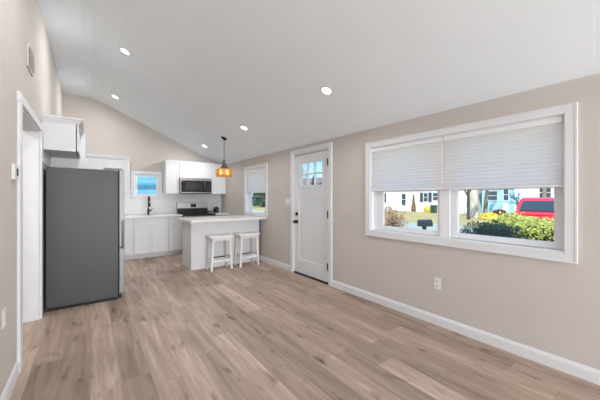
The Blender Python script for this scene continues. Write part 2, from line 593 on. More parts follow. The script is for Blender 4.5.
def frame(mb, x0, x1, y0, y1, z0, z1, wy, wz0, wz1=None):
    wz1 = wz0 if wz1 is None else wz1
    mb.box(x0, x1, y0, y0 + wy, z0, z1)
    mb.box(x0, x1, y1 - wy, y1, z0, z1)
    mb.box(x0, x1, y0 + wy, y1 - wy, z0, z0 + wz0)
    mb.box(x0, x1, y0 + wy, y1 - wy, z1 - wz1, z1)

win = thing('window_1', 'wide white double window in the long beige wall', 'window')
win['kind'] = 'structure'
mb = MB()
casing(mb, 0.454, 2.442, 0.83, 2.023, 0.071)
mb.build('casing', M['trim'], win, bevel=0.003)
mb = MB()
frame(mb, XR, XR + WT, *W1, 0.012, 0.012)
mb.box(XR + 0.03, XR + WT, 1.395, 1.50, 0.912, 1.941)
mb.build('window_frame', M['vinyl'], win, bevel=0.002)
for a, b in ((0.54, 1.39), (1.505, 2.355)):
    mb = MB()
    frame(mb, 2.945, 2.985, a, b, 0.915, 1.43, 0.06 if a < 1 else 0.03, 0.05, 0.035)
    if a > 1:
        mb.box(2.945, 2.985, b - 0.128, b - 0.03, 0.965, 1.395)
    s1 = mb.build('sash', M['vinyl'], win, bevel=0.003)
    MB().box(2.962, 2.968, a + 0.025, b - 0.025, 0.96, 1.40).build('pane', M['glass'], s1)
    mb = MB()
    frame(mb, 2.988, 3.022, a, b, 1.40, 1.938, 0.045, 0.035, 0.045)
    s2 = mb.build('sash', M['vinyl'], win, bevel=0.003)
    MB().box(3.002, 3.008, a + 0.04, b - 0.04, 1.43, 1.90).build('pane', M['glass'], s2)

win = thing('window_2', 'narrow white window above the peninsula counter', 'window')
win['kind'] = 'structure'
mb = MB()
casing(mb, 4.985, 6.05, 0.925, 2.02, 0.071)
mb.build('casing', M['trim'], win, bevel=0.003)
mb = MB()
frame(mb, XR, XR + WT, *W2, 0.012, 0.012)
mb.build('window_frame', M['vinyl'], win, bevel=0.002)
mb = MB()
frame(mb, 2.945, 2.985, 5.075, 5.96, 0.938, 1.47, 0.05, 0.02, 0.035)
s1 = mb.build('sash', M['vinyl'], win, bevel=0.003)
MB().box(2.962, 2.968, 5.12, 5.915, 0.95, 1.44).build('pane', M['glass'], s1)
mb = MB()
frame(mb, 2.988, 3.022, 5.075, 5.96, 1.44, 1.93, 0.045, 0.035, 0.045)
s2 = mb.build('sash', M['vinyl'], win, bevel=0.003)
MB().box(3.002, 3.008, 5.11, 5.92, 1.47, 1.89).build('pane', M['glass'], s2)

# small window over the sink (in the back wall)
win = thing('window_3', 'small square white window over the kitchen sink', 'window')
win['kind'] = 'structure'
mb = MB()
x0, x1, z0, z1, wd = 0.748, 1.4, 1.285, 1.935, 0.068
for (a, b, c, d) in ((x0, x0 + wd, z0, z1), (x1 - wd, x1, z0, z1), (x0 + wd, x1 - wd, z1 - wd, z1), (x0 + wd, x1 - wd, z0, z0 + wd)):
    mb.box(a, b, YB - 0.02, YB, c, d)
mb.build('casing', M['trim'], win, bevel=0.003)
mb = MB()
def frame_y(mb, y0, y1, x0, x1, z0, z1, wx, wz):
    mb.box(x0, x0 + wx, y0, y1, z0, z1)
    mb.box(x1 - wx, x1, y0, y1, z0, z1)
    mb.box(x0 + wx, x1 - wx, y0, y1, z0, z0 + wz)
    mb.box(x0 + wx, x1 - wx, y0, y1, z1 - wz, z1)
frame_y(mb, YB, YB + WT, *W3, 0.02, 0.02)
mb.build('window_frame', M['vinyl'], win, bevel=0.002)
mb = MB()
frame_y(mb, YB + 0.03, YB + 0.07, 0.835, 1.34, 1.355, 1.86, 0.052, 0.052)
s1 = mb.build('sash', M['vinyl'], win, bevel=0.003)
MB().box(0.88, 1.295, YB + 0.047, YB + 0.053, 1.4, 1.815).build('pane', M['glass'], s1)

# unseen opening added so the rear fill lamp shines in
win = thing('added_opening_rear', 'unseen opening added behind the viewer for fill light', 'window')
win['kind'] = 'structure'
mb = MB()
frame_y(mb, YF - WT, YF, *R1, 0.03, 0.03)
mb.box(1.22, 1.28, YF - WT + 0.02, YF - 0.02, 0.18, 2.05)
mb.build('window_frame', M['vinyl'], win, bevel=0.002)

win = thing('added_window_left', 'unseen white window added in the left wall for fill light', 'window')  # out-of-view window, added to let the left fill lamp in
win['kind'] = 'structure'
mb = MB()
frame(mb, XL - 0.14, XL, *L1, 0.04, 0.04)
mb.box(XL - 0.10, XL - 0.05, -3.12, -3.08, 0.94, 2.06)
mb.build('window_frame', M['vinyl'], win, bevel=0.002)

# ------------------------------------------------------------------ front door
dr = thing('door_1', 'white front door with six small panes', 'door')
dr['kind'] = 'structure'
mb = MB()
for a, b in ((3.085, 3.158), (4.087, 4.16)):
    mb.box(XR - 0.02, XR, a, b, 0, 2.07)
mb.box(XR - 0.02, XR, 3.085, 4.16, 2.07, 2.145)
mb.box(XR, XR + WT, 3.155, 3.17, 0, 2.05)
mb.box(XR, XR + WT, 4.075, 4.09, 0, 2.05)
mb.box(XR, XR + WT, 3.155, 4.09, 2.05, 2.065)
mb.build('casing', M['trim'], dr, bevel=0.003)
DY0, DY1, DX = 3.175, 4.07, XR + 0.018
LY0, LY1, LZ0, LZ1 = 3.335, 3.90, 1.525, 1.895
mb = MB()
cells(mb, DY0, DY1, 0.025, 2.045, [(LY0, LY1, LZ0, LZ1)], lambda a, b, c, d: mb.box(DX + 0.012, DX + 0.045, a, b, c, d))
# stiles, rails and the shelf line proud of a recessed panel
cells(mb, DY0, DY1, 0.025, 2.045, [(LY0, LY1, LZ0, LZ1), (DY0 + 0.13, DY1 - 0.13, 0.26, 1.335)], lambda a, b, c, d: mb.box(DX, DX + 0.012, a, b, c, d))
slab = mb.build('door_slab', M['door'], dr)
mb = MB()
frame(mb, DX - 0.005, DX, LY0 - 0.03, LY1 + 0.03, LZ0 - 0.03, LZ1 + 0.03, 0.03, 0.03)
for k in (1, 2):
    yy = LY0 + (LY1 - LY0) * k / 3
    mb.box(DX - 0.008, DX + 0.03, yy - 0.012, yy + 0.012, LZ0, LZ1)
zz = (LZ0 + LZ1) / 2
for k in range(3):
    a = LY0 + (LY1 - LY0) * k / 3 + (0.012 if k else 0)
    b = LY0 + (LY1 - LY0) * (k + 1) / 3 - (0.012 if k < 2 else 0)
    mb.box(DX - 0.008, DX + 0.03, a, b, zz - 0.012, zz + 0.012)
lf = mb.build('grille', M['door'], dr, bevel=0.002)
MB().box(DX + 0.018, DX + 0.024, LY0, LY1, LZ0, LZ1).build('pane', M['glass'], lf)
MB().box(XR - 0.005, XR + WT, 3.17, 4.075, 0, 0.02).build('threshold', M['matte_black'], dr)
for z in (0.27, 1.06, 1.857):
    MB().tube((XR + 0.002, 3.186, z - 0.055), (XR + 0.002, 3.186, z + 0.055), 0.012).box(XR + 0.004, XR + 0.0175, 3.176, 3.212, z - 0.05, z + 0.05).build('hinge', M['matte_black'], dr)
mb = MB().tube((DX, 4.005, 0.90), (DX - 0.012, 4.005, 0.90), 0.031, n=20).tube((DX - 0.012, 4.005, 0.90), (DX - 0.05, 4.005, 0.90), 0.011)
mb.lathe([(0, -0.03), (0.018, -0.028), (0.029, -0.012), (0.029, 0.008), (0.018, 0.02), (0, 0.022)], n=20)
hb = mb.build('door_knob', M['matte_black'], dr, smooth=True)
for v in hb.data.vertices:     # the lathed knob is turned to stick out of the door
    if abs(v.co.x) < 0.2:
        x, y, z = v.co
        v.co = (DX - 0.055 - z, 4.005 + y, 0.90 + x)
MB().tube((DX, 4.005, 1.035), (DX - 0.016, 4.005, 1.035), 0.03, n=20).box(DX - 0.03, DX - 0.016, 4.0, 4.01, 1.02, 1.05).build('deadbolt', M['matte_black'], dr)

# ------------------------------------------------------------------ cabinets
def shaker(mb, axis, face, sgn, a0, a1, z0, z1, rail=0.055, t=0.019):
    """shaker door/drawer front on a face plane; axis 1: face is a y plane, axis 0: x plane; sgn = outward direction"""
    def bx(u0, u1, w0, w1, d0, d1):
        lo, hi = sorted((face + sgn * d0, face + sgn * d1))
        if axis == 1: mb.box(u0, u1, lo, hi, w0, w1)
        else: mb.box(lo, hi, u0, u1, w0, w1)
    bx(a0, a1, z0, z1, 0, t * 0.6)
    bx(a0, a0 + rail, z0, z1, t * 0.6, t)
    bx(a1 - rail, a1, z0, z1, t * 0.6, t)
    bx(a0 + rail, a1 - rail, z0, z0 + rail, t * 0.6, t)
    bx(a0 + rail, a1 - rail, z1 - rail, z1, t * 0.6, t)

UY = 7.20                               # face of the uppers on the back wall
def crown_y(x0, x1, left=True, right=False):
    mb = MB()
    for dz, out in ((0, 0.006), (0.022, 0.014), (0.044, 0.024)):
        mb.box(x0 - (out if left else 0), x1 + (out if right else 0), UY - 0.02 - out, YB - 0.001, 2.13 + dz, 2.152 + dz)
    return mb

def upper(label, x0, x1, z0, z1, doors, group='white wall cabinets', crown=(False, False)):
    t = thing('wall_cabinet', label, 'cabinet', group=group)
    MB().box(x0, x1, UY, YB - 0.001, z0, z1).build('body', M['cabinet'], t, bevel=0.001)
    n = doors
    for k in range(n):
        a = x0 + (x1 - x0) * k / n + 0.005
        b = x0 + (x1 - x0) * (k + 1) / n - 0.005
        mb = MB()
        shaker(mb, 1, UY, -1, a, b, z0 + 0.003, z1 - 0.003)
        mb.build('door', M['cabinet'], t, bevel=0.0015)
    crown_y(x0, x1, *crown).build('crown', M['cabinet'], t, bevel=0.002)
    return t
upper('white wall cabinet left of the small sink window, half hidden by the refrigerator', -0.11, 0.70, 1.41, 2.13, 2, crown=(False, True))
upper('tall narrow white wall cabinet left of the microwave', 1.42, 1.728, 1.41, 2.13, 1, crown=(True, False))
upper('short white wall cabinet over the microwave', 1.73, 2.49, 1.80, 2.13, 2)
upper('white wall cabinet between the microwave and the window wall', 2.492, 2.888, 1.41, 2.13, 1)

# microwave
t = thing('microwave', 'stainless over-range microwave with a dark glass door', 'microwave', (2.11, 0, 0))
X0 = -0.379; X1 = 0.379; MY = 7.14
MB().box(X0, X1, MY, YB - 0.002, 1.41, 1.798).build('body', M['steel_dark'], t, bevel=0.004)
dm = MB().box(X0, X1, MY - 0.022, MY - 0.001, 1.425, 1.798).build('front_panel', M['steel'], t, bevel=0.004)
MB().box(X0 + 0.015, X1 - 0.012, MY - 0.028, MY - 0.0225, 1.45, 1.735).build('door_glass', M['black_glass'], t, bevel=0.002)
MB().box(X0 + 0.11, X0 + 0.43, MY - 0.0305, MY - 0.0285, 1.51, 1.69).build('viewing_window', M['door_mesh'], t, bevel=0.002)
MB().tube((0.19, MY - 0.055, 1.48), (0.19, MY - 0.055, 1.705), 0.011).tube((0.19, MY - 0.055, 1.495), (0.19, MY - 0.028, 1.495), 0.007).tube((0.19, MY - 0.055, 1.69), (0.19, MY - 0.028, 1.69), 0.007).build('handle', M['steel_dark'], t, smooth=True)
mb = MB()
for k in range(12):
    mb.box(X0 + 0.03 + k * 0.058, X0 + 0.075 + k * 0.058, MY - 0.0245, MY - 0.0222, 1.765, 1.775)
mb.build('vent_slots', M['slot'], t)
MB().box(X0 + 0.01, X1 - 0.01, MY - 0.012, MY - 0.001, 1.405, 1.424).build('lower_vent', M['black'], t)

# base cabinets along the back wall
BY = 6.93
def base(label, x0, x1, layout, panel=False):
    t = thing('base_cabinet', label, 'cabinet', group='white base cabinets')
    MB().box(x0, x1, BY, YB - 0.001, 0.105, 0.879).build('body', M['cabinet'], t, bevel=0.001)
    MB().box(x0, x1, BY + 0.07, BY + 0.09, 0.0, 0.104).build('toe_kick', M['cabinet'], t)
    for kind, a, b, z0, z1 in layout:
        mb = MB()
        shaker(mb, 1, BY, -1, a, b, z0, z1, rail=0.05 if kind == 'door' else 0.035)
        mb.build(kind, M['cabinet'], t, bevel=0.0015)
    return t
base('white base cabinet in the corner behind the refrigerator', -0.438, 0.742, [('door', -0.1, 0.57, 0.11, 0.872), ('door', 0.578, 0.737, 0.11, 0.872)])
base('white sink base cabinet with two doors under the black faucet', 0.744, 1.428, [('drawer_front', 0.75, 1.422, 0.726, 0.872), ('door', 0.75, 1.081, 0.11, 0.712), ('door', 1.091, 1.422, 0.11, 0.712)])
base('narrow white drawer and door base cabinet left of the range', 1.43, 1.727, [('drawer', 1.438, 1.719, 0.726, 0.872), ('door', 1.438, 1.719, 0.11, 0.712)])
base('white base cabinet right of the range in the corner', 2.494, 2.888, [('drawer', 2.50, 2.86, 0.722, 0.872), ('door', 2.50, 2.86, 0.11, 0.715)])

o = MB().box(-0.438, 1.727, BY - 0.03, YB - 0.014, 0.88, 0.92).build('countertop', M['quartz'], bevel=0.003)
tag(o, 'white countertop along the back wall under the sink window', 'countertop', 'white countertops')
o = MB().box(2.494, 2.888, BY - 0.03, YB - 0.014, 0.88, 0.92).build('countertop', M['quartz'], bevel=0.003)
tag(o, 'short piece of white countertop right of the range', 'countertop', 'white countertops')
mb = MB()
cells(mb, -0.438, 2.888, 0.921, 1.409, [(0.747, 1.401, 1.284, 1.5)], lambda a, b, c, d: mb.box(a, b, YB - 0.013, YB - 0.001, c, d))
o = mb.build('trim_2', M['splash'])
tag(o, 'plain white backsplash between countertop and wall cabinets', 'backsplash', kind='structure')

# faucet
t = thing('faucet', 'tall matte black gooseneck faucet under the small window', 'faucet', (1.095, 7.40, 0.92))
MB().lathe([(0, 0), (0.028, 0), (0.028, 0.01), (0.021, 0.016), (0.021, 0.13), (0.016, 0.14), (0, 0.14)], n=20).build('base', M['matte_black'], t, smooth=True)
pts = [(0, 0, 0.13), (0, 0, 0.33)] + [(0, -0.085 + 0.085 * math.cos(a), 0.33 + 0.095 * math.sin(a)) for a in [PI * k / 12 for k in range(1, 13)]] + [(0, -0.17, 0.27)]
MB().path(pts, 0.0125).build('spout', M['matte_black'], t, smooth=True)
MB().tube((0, -0.17, 0.275), (0, -0.17, 0.19), 0.017, 0.019, n=16).build('spray_head', M['matte_black'], t)
MB().tube((0.018, 0, 0.09), (0.055, 0, 0.095), 0.016, n=14).tube((0.05, 0, 0.095), (0.085, -0.01, 0.15), 0.008, 0.006).build('lever', M['matte_black'], t)

# small dark canister in the corner
t = thing('canister', 'small round black lidded canister in the counter corner beside the range', 'canister', (2.69, 7.36, 0.921))
MB().lathe([(0, 0), (0.058, 0), (0.068, 0.02), (0.068, 0.105), (0.06, 0.115), (0, 0.115)], n=28).build('body', M['black'], t, smooth=False)
MB().lathe([(0, 0.116), (0.064, 0.116), (0.066, 0.128), (0.05, 0.142), (0.014, 0.146), (0.016, 0.158), (0, 0.162)], n=28).build('lid', M['matte_black'], t, smooth=True)
mb = MB()
mb.prism([(0.026 * math.cos(a) - 0.004, 0.062 + 0.026 * math.sin(a)) for a in [2 * PI * k / 18 for k in range(18)]], 1, -0.0715, -0.066)
mb.build('label_disc', M['steel_dark'], t)

# ------------------------------------------------------------------ range
t = thing('gas_range', 'stainless gas range with black cooktop and raised back panel', 'range', (2.11, 0, 0))
RX0, RX1, RY = -0.379, 0.379, 6.90
MB().box(RX0, RX1, RY, 7.50, 0.06, 0.884).build('body', M['steel_dark'], t, bevel=0.003)
for sx in (-0.33, 0.33):
    for y in (6.95, 7.44):
        MB().tube((sx, y, 0), (sx, y, 0.0595), 0.02).build('foot', M['black'], t)
MB().box(RX0, RX1, RY - 0.045, RY - 0.001, 0.80, 0.884).build('control_panel', M['steel'], t, bevel=0.006)
od = MB().box(RX0 + 0.003, RX1 - 0.003, RY - 0.04, RY - 0.001, 0.23, 0.795).build('oven_door', M['steel'], t, bevel=0.006)
MB().box(-0.27, 0.27, RY - 0.044, RY - 0.0405, 0.34, 0.66).build('window', M['black_glass'], od)
MB().tube((-0.33, RY - 0.085, 0.745), (0.33, RY - 0.085, 0.745), 0.013).tube((-0.3, RY - 0.085, 0.745), (-0.3, RY - 0.04, 0.745), 0.009).tube((0.3, RY - 0.085, 0.745), (0.3, RY - 0.04, 0.745), 0.009).build('handle', M['steel'], od)
MB().box(RX0 + 0.003, RX1 - 0.003, RY - 0.04, RY - 0.001, 0.065, 0.222).build('storage_drawer', M['steel'], t, bevel=0.006)
for k in range(5):
    x = -0.28 + 0.14 * k
    MB().tube((x, RY - 0.046, 0.845), (x, RY - 0.075, 0.845), 0.026, 0.022, n=18).box(x - 0.004, x + 0.004, RY - 0.08, RY - 0.075, 0.825, 0.865).build('knob', M['black'], t)
MB().box(RX0, RX1, RY - 0.05, 7.42, 0.885, 0.93).build('cooktop', M['black'], t, bevel=0.004)
for gx in (-0.252, 0.0, 0.252):
    mb = MB()
    for a in (-0.115, 0.115):
        mb.box(gx + a - 0.010, gx + a + 0.010, 6.90, 7.38, 0.965, 0.982)
    for y in (6.906, 7.02, 7.14, 7.26, 7.374):
        mb.box(gx - 0.105, gx + 0.105, y - 0.011, y + 0.011, 0.965, 0.984)
    for a in (-0.115, 0.115):
        for y in (6.91, 7.37):
            mb.box(gx + a - 0.006, gx + a + 0.006, y - 0.006, y + 0.006, 0.931, 0.965)
    mb.build('grate', M['iron'], t)
for bx, by in ((-0.252, 7.02), (-0.252, 7.26), (0.0, 7.14), (0.252, 7.02), (0.252, 7.26)):
    MB().lathe([(0, 0.931), (0.045, 0.931), (0.04, 0.942), (0, 0.944)], bx, by, n=20).build('burner', M['iron'], t)
bgp = MB().box(RX0, RX1, 7.425, 7.50, 0.885, 1.19).build('back_panel', M['steel'], t, bevel=0.006)
MB().box(RX0 + 0.005, RX1 - 0.005, 7.419, 7.4245, 0.932, 1.05).build('lower_trim', M['black'], bgp)
MB().box(-0.055, 0.075, 7.4185, 7.4245, 1.07, 1.155).build('display', M['black_glass'], bgp)

# ------------------------------------------------------------------ refrigerator and its cabinet
t = thing('refrigerator', 'tall stainless refrigerator with dark grey side, freezer drawer below', 'refrigerator', (0, 4.35, 0))
MB().box(-0.41, 0.295, 0, 0.755, 0.035, 1.672).build('body', M['fridge_side'], t, bevel=0.006)
MB().box(-0.40, 0.285, 0.01, 0.745, 0.0, 0.0345).build('base_grille', M['black'], t)
MB().box(0.296, 0.303, 0.008, 0.747, 0.06, 1.66).build('door_gasket', M['rubber'], t)
MB().box(0.304, 0.362, 0, 0.755, 0.675, 1.682).build('door', M['fridge_door'], t, bevel=0.006)
MB().box(0.304, 0.362, 0, 0.755, 0.075, 0.66).build('freezer_drawer', M['fridge_door'], t, bevel=0.006)
MB().box(0.328, 0.355, -0.003, 0.0, 0.68, 1.02).build('handle_recess', M['black'], t)
MB().box(0.306, 0.358, 0.0, 0.745, 0.661, 0.674).build('drawer_grip', M['black'], t)
MB().box(0.14, 0.34, 0.02, 0.09, 1.683, 1.70).build('hinge_cover', M['steel_dark'], t, bevel=0.004)
for y in (0.06, 0.69):
    MB().tube((0.31, y - 0.02, 0.025), (0.31, y + 0.02, 0.025), 0.025, n=14).build('front_roller', M['black'], t)

t = thing('wall_cabinet', 'white cabinet mounted above the refrigerator beside the cased opening', 'cabinet', group='white wall cabinets')
MB().box(XL, -0.136, 4.30, 5.10, 1.867, 2.19).build('body', M['cabinet'], t, bevel=0.001)
for a, b in ((4.303, 4.697), (4.703, 5.097)):
    mb = MB()
    shaker(mb, 0, -0.127, 1, a, b, 1.87, 2.187)
    mb.build('door', M['cabinet'], t, bevel=0.0015)
mb = MB()
for dz, out in ((0, 0.01), (0.022, 0.025), (0.044, 0.042)):
    mb.box(XL, -0.108 + out, 4.30 - out, 5.10, 2.19 + dz, 2.212 + dz)
mb.build('crown', M['cabinet'], t, bevel=0.002)
MB().box(XL, XL + 0.015, 4.31, 5.09, 1.72, 1.866).build('nailer', M['cabinet'], t)
MB().box(XL + 0.016, -0.14, 5.088, 5.099, 1.72, 1.866).build('filler', M['cabinet'], t)

o = MB().box(XL, -0.055, 5.112, 5.134, 0, 2.25).build('end_panel', M['cabinet'], bevel=0.002)
tag(o, 'tall white end panel at the far side of the refrigerator', 'panel')

# ------------------------------------------------------------------ peninsula
t = thing('kitchen_peninsula', 'plain white kitchen peninsula base behind the two stools', 'peninsula', (1.474, 5.28, 0))
MB().box(0, 1.352, 0, 0.60, 0, 0.879).build('body', M['cabinet'], t, bevel=0.002)
MB().box(-0.008, -0.0005, -0.002, 0.602, 0, 0.879).build('end_skin', M['cabinet'], t, bevel=0.001)
MB().box(1.353, 1.375, -0.004, 0.03, 0, 0.879).build('corner_post', M['cabinet'], t, bevel=0.002)
for a, b in ((0.01, 0.45), (0.455, 0.895), (0.90, 1.34)):
    mb = MB()
    shaker(mb, 1, 0.60, 1, a, b, 0.11, 0.872)
    mb.build('door', M['cabinet'], t, bevel=0.0015)
o = MB().box(1.39, 2.888, 5.02, 5.93, 0.88, 0.92).build('countertop', M['quartz'], bevel=0.004)
tag(o, 'white peninsula countertop overhanging the two stools', 'countertop', 'white countertops')

# ------------------------------------------------------------------ stools
def make_stool(label, x, y):
    t = thing('bar_stool', label, 'stool', (x, y, 0), 'white counter stools')
    # saddle seat
    bm = bmesh.new()
    nx, ny = 14, 8
    sw, sd = 0.435, 0.29
    top, bot = [], []
    for i in range(nx + 1):
        for j in range(ny + 1):
            u, v = i / nx * 2 - 1, j / ny * 2 - 1
            z = 0.612 + 0.014 * u * u
            top.append(bm.verts.new((u * sw / 2, v * sd / 2, z)))
            bot.append(bm.verts.new((u * sw / 2, v * sd / 2, z - 0.036)))
    I = lambda i, j: i * (ny + 1) + j
    for i in range(nx):
        for j in range(ny):
            bm.faces.new((top[I(i, j)], top[I(i + 1, j)], top[I(i + 1, j + 1)], top[I(i, j + 1)]))
            bm.faces.new((bot[I(i, j + 1)], bot[I(i + 1, j + 1)], bot[I(i + 1, j)], bot[I(i, j)]))
    for i in range(nx):
        bm.faces.new((top[I(i, 0)], bot[I(i, 0)], bot[I(i + 1, 0)], top[I(i + 1, 0)]))
        bm.faces.new((top[I(i + 1, ny)], bot[I(i + 1, ny)], bot[I(i, ny)], top[I(i, ny)]))
    for j in range(ny):
        bm.faces.new((top[I(0, j + 1)], bot[I(0, j + 1)], bot[I(0, j)], top[I(0, j)]))
        bm.faces.new((top[I(nx, j)], bot[I(nx, j)], bot[I(nx, j + 1)], top[I(nx, j + 1)]))
    mb = MB(); mb.bm.free(); mb.bm = bm
    mb.build('seat', M['stool'], t, bevel=0.006)
    tx, ty, bx, by = 0.155, 0.095, 0.19, 0.115
    for sx in (-1, 1):
        for sy in (-1, 1):
            MB().bar((sx * bx, sy * by, 0), (sx * tx, sy * ty, 0.578), 0.032, 0.032, 0.038, 0.038).build('leg', M['stool'], t, bevel=0.003)
    def at(z):
        k = z / 0.578
        return bx + (tx - bx) * k, by + (ty - by) * k
    ax, ay = at(0.55)
    for sy in (-1, 1):
        MB().box(-ax, ax, sy * ay - 0.009, sy * ay + 0.009, 0.535, 0.577).build('apron', M['stool'], t)
    for sx in (-1, 1):
        MB().box(sx * ax - 0.009, sx * ax + 0.009, -ay, ay, 0.535, 0.577).build('apron', M['stool'], t)
    qx, qy = at(0.17)
    MB().box(-qx, qx, -qy - 0.011, -qy + 0.011, 0.150, 0.192).build('stretcher', M['stool'], t, bevel=0.002)
    bs = MB().box(-qx, qx, qy - 0.011, qy + 0.011, 0.150, 0.192).build('stretcher', M['stool'], t, bevel=0.002)
    MB().box(-qx + 0.02, qx - 0.02, qy - 0.014, qy + 0.014, 0.1925, 0.208).build('foot_plate', M['matte_black'], bs)
    qx, qy = at(0.22)
    for sx in (-1, 1):
        MB().box(sx * qx - 0.011, sx * qx + 0.011, -qy, qy, 0.205, 0.245).build('stretcher', M['stool'], t, bevel=0.002)
    return t
st = make_stool('white backless counter stool at the peninsula, farther from the window wall', 1.925, 5.09)
s2 = copy_tree(st)
s2.location = (2.475, 5.09, 0)
s2['label'] = 'white backless counter stool at the peninsula, next to the window wall'

# ------------------------------------------------------------------ pleated shades
def cellular(label, y0, y1, z0, z1, x=2.908, pitch=0.034):
    t = thing('cellular_shade', label, 'window shade', group='white cellular shades')
    n = int((z1 - z0 - 0.036) / pitch)
    zb = z0 + 0.018
    front = []
    prof = []
    for k in range(n + 1):
        prof.append((x - 0.010, zb + k * pitch))
        if k < n: prof.append((x - 0.0140, zb + (k + 0.5) * pitch))
    back = []
    for k in range(n, -1, -1):
        back.append((x + 0.010, zb + k * pitch))
        if k > 0: back.append((x + 0.0140, zb + (k - 0.5) * pitch))
    mb = MB()
    mb.prism([(a, b) for a, b in prof + back], 1, y0 + 0.004, y1 - 0.004)
    mb.build('fabric', M['shade'], t)
    MB().box(x - 0.019, x + 0.019, y0, y1, zb + n * pitch + 0.001, z1).build('head_rail', M['vinyl'], t, bevel=0.003)
    MB().box(x - 0.017, x + 0.017, y0, y1, z0, z0 + 0.017).build('bottom_rail', M['vinyl'], t, bevel=0.003)
    return t
cellular('white pleated shade over the wide window, half nearer the front door', 1.452, 2.357, 1.40, 1.94)
cellular('white pleated shade over the wide window, half showing the red car', 0.538, 1.444, 1.40, 1.94)
cellular('white pleated shade in the narrow window above the peninsula', 5.075, 5.96, 1.42, 1.93)

# ------------------------------------------------------------------ wall plates and devices
def plate(name, label, cat, mk, y0, y1, z0, z1, x, s):
    t = thing(name, label, cat)
    lo, hi = sorted((x, x + s * 0.006))
    MB().box(lo, hi, y0, y1, z0, z1).build('plate', M['plate'], t, bevel=0.002)
    mk(t)
    return t
def rockers(t):
    for k in range(3):
        yc = 4.185 + 0.046 * (k + 0.5) + 0.007
        MB().box(XR - 0.010, XR - 0.0062, yc - 0.016, yc + 0.016, 1.205, 1.27).build('rocker', M['plate'], t, bevel=0.001)
plate('light_switch', 'white three-gang light switch plate beside the front door', 'light switch', rockers, 4.185, 4.337, 1.18, 1.296, XR, -1)
def socket_r(t):
    for z in (0.405, 0.455):
        MB().box(XR - 0.009, XR - 0.0062, 1.488, 1.522, z - 0.017, z + 0.017).build('socket', M['plate'], t, bevel=0.001)
    for z in (0.405, 0.455):
        for y in (1.498, 1.512):
            MB().box(XR - 0.0095, XR - 0.0091, y - 0.002, y + 0.002, z - 0.006, z + 0.007).build('slot', M['slot'], t)
plate('wall_outlet', 'white electrical outlet low on the wall below the wide window', 'outlet', socket_r, 1.469, 1.541, 0.372, 0.488, XR, -1)
def socket_l(t):
    for z in (0.53, 0.58):
        MB().box(XL + 0.0062, XL + 0.009, 2.543, 2.577, z - 0.017, z + 0.017).build('socket', M['plate'], t, bevel=0.001)
plate('wall_outlet', 'white electrical outlet low on the left wall near the cased opening', 'outlet', socket_l, 2.524, 2.596, 0.497, 0.613, XL, 1)
t = thing('thermostat', 'small white thermostat with a black screen beside the cased opening', 'thermostat', (XL, 2.77, 1.50))
MB().box(0, 0.02, 0, 0.115, -0.055, 0.055).build('body', M['plate'], t, bevel=0.004)
MB().box(0.0202, 0.0225, 0.055, 0.105, -0.025, 0.028).build('screen', M['black_glass'], t)
t = thing('wall_vent', 'small painted air vent high on the left wall', 'vent', (XL, 3.37, 2.56))
MB().box(0, 0.012, 0, 0.27, -0.10, 0.10).build('frame', M['vent'], t, bevel=0.002)
MB().box(0.0122, 0.0140, 0.02, 0.25, -0.08, 0.08).build('opening', M['vent_dark'], t)
for k in range(7):
    MB().prism([(0.0137, -0.074 + k * 0.022), (0.024, -0.066 + k * 0.022), (0.024, -0.064 + k * 0.022), (0.0137, -0.071 + k * 0.022)], 1, 0.02, 0.25).build('slat', M['vent'], t)

# ------------------------------------------------------------------ recessed lights and pendant
def ceil_z(x):
    return 3.347 - (3.347 - 2.2) / (XR - 0.3) * (x - 0.3)
TILT = math.atan((3.347 - 2.2) / (XR - 0.3))
def can(label, x, y, z=None, tilt=TILT):
    t = thing('recessed_light', label, 'ceiling light', (x, y, ceil_z(x) if z is None else z), 'recessed ceiling lights')
    t.rotation_euler = (0, tilt, 0)
    MB().lathe([(0.052, -0.001), (0.052, -0.006), (0.074, -0.004), (0.078, -0.001), (0.052, -0.001)], n=32).build('trim_ring', M['trim'], t, smooth=True)
    MB().lathe([(0, -0.004), (0.0515, -0.004), (0.0515, -0.0015), (0, -0.0015)], n=32).build('lens', M['lens'], t)
    l = bpy.data.lights.new('lamp', 'AREA')
    l.shape = 'DISK'
    l.size = 0.10
    l.energy = CAN_WATTS
    l.color = (0.96, 0.985, 1.0)
    l.spread = math.radians(175)
    lo = bpy.data.objects.new('lamp', l)
    lo.parent = t
    lo.location = (0, 0, -0.008)
    COL.objects.link(lo)
spots = [('recessed ceiling light nearest the refrigerator', 0.385, 4.51),
         ('recessed ceiling light above the sink, high near the gable wall', 0.40, 6.64),
         ('recessed ceiling light between the front door and the wide window', 2.148, 2.39),
         ('recessed ceiling light just nearer than the amber pendant', 2.148, 4.52),
         ('recessed ceiling light beyond the amber pendant near the microwave', 2.16, 6.65),
         ('recessed ceiling light high on the slope, just above the view', 0.385, 2.38),
         ]
for s_ in spots:
    can(*s_)
can('added ceiling light in the unseen hallway, brightening the opening jamb', -1.15, 3.1, 2.45, 0.0)  # hallway lamp added to brighten the far jamb, out of view
can('added ceiling light deep in the unseen hallway', -1.15, 2.2, 2.45, 0.0)  # second added hallway lamp, also out of view

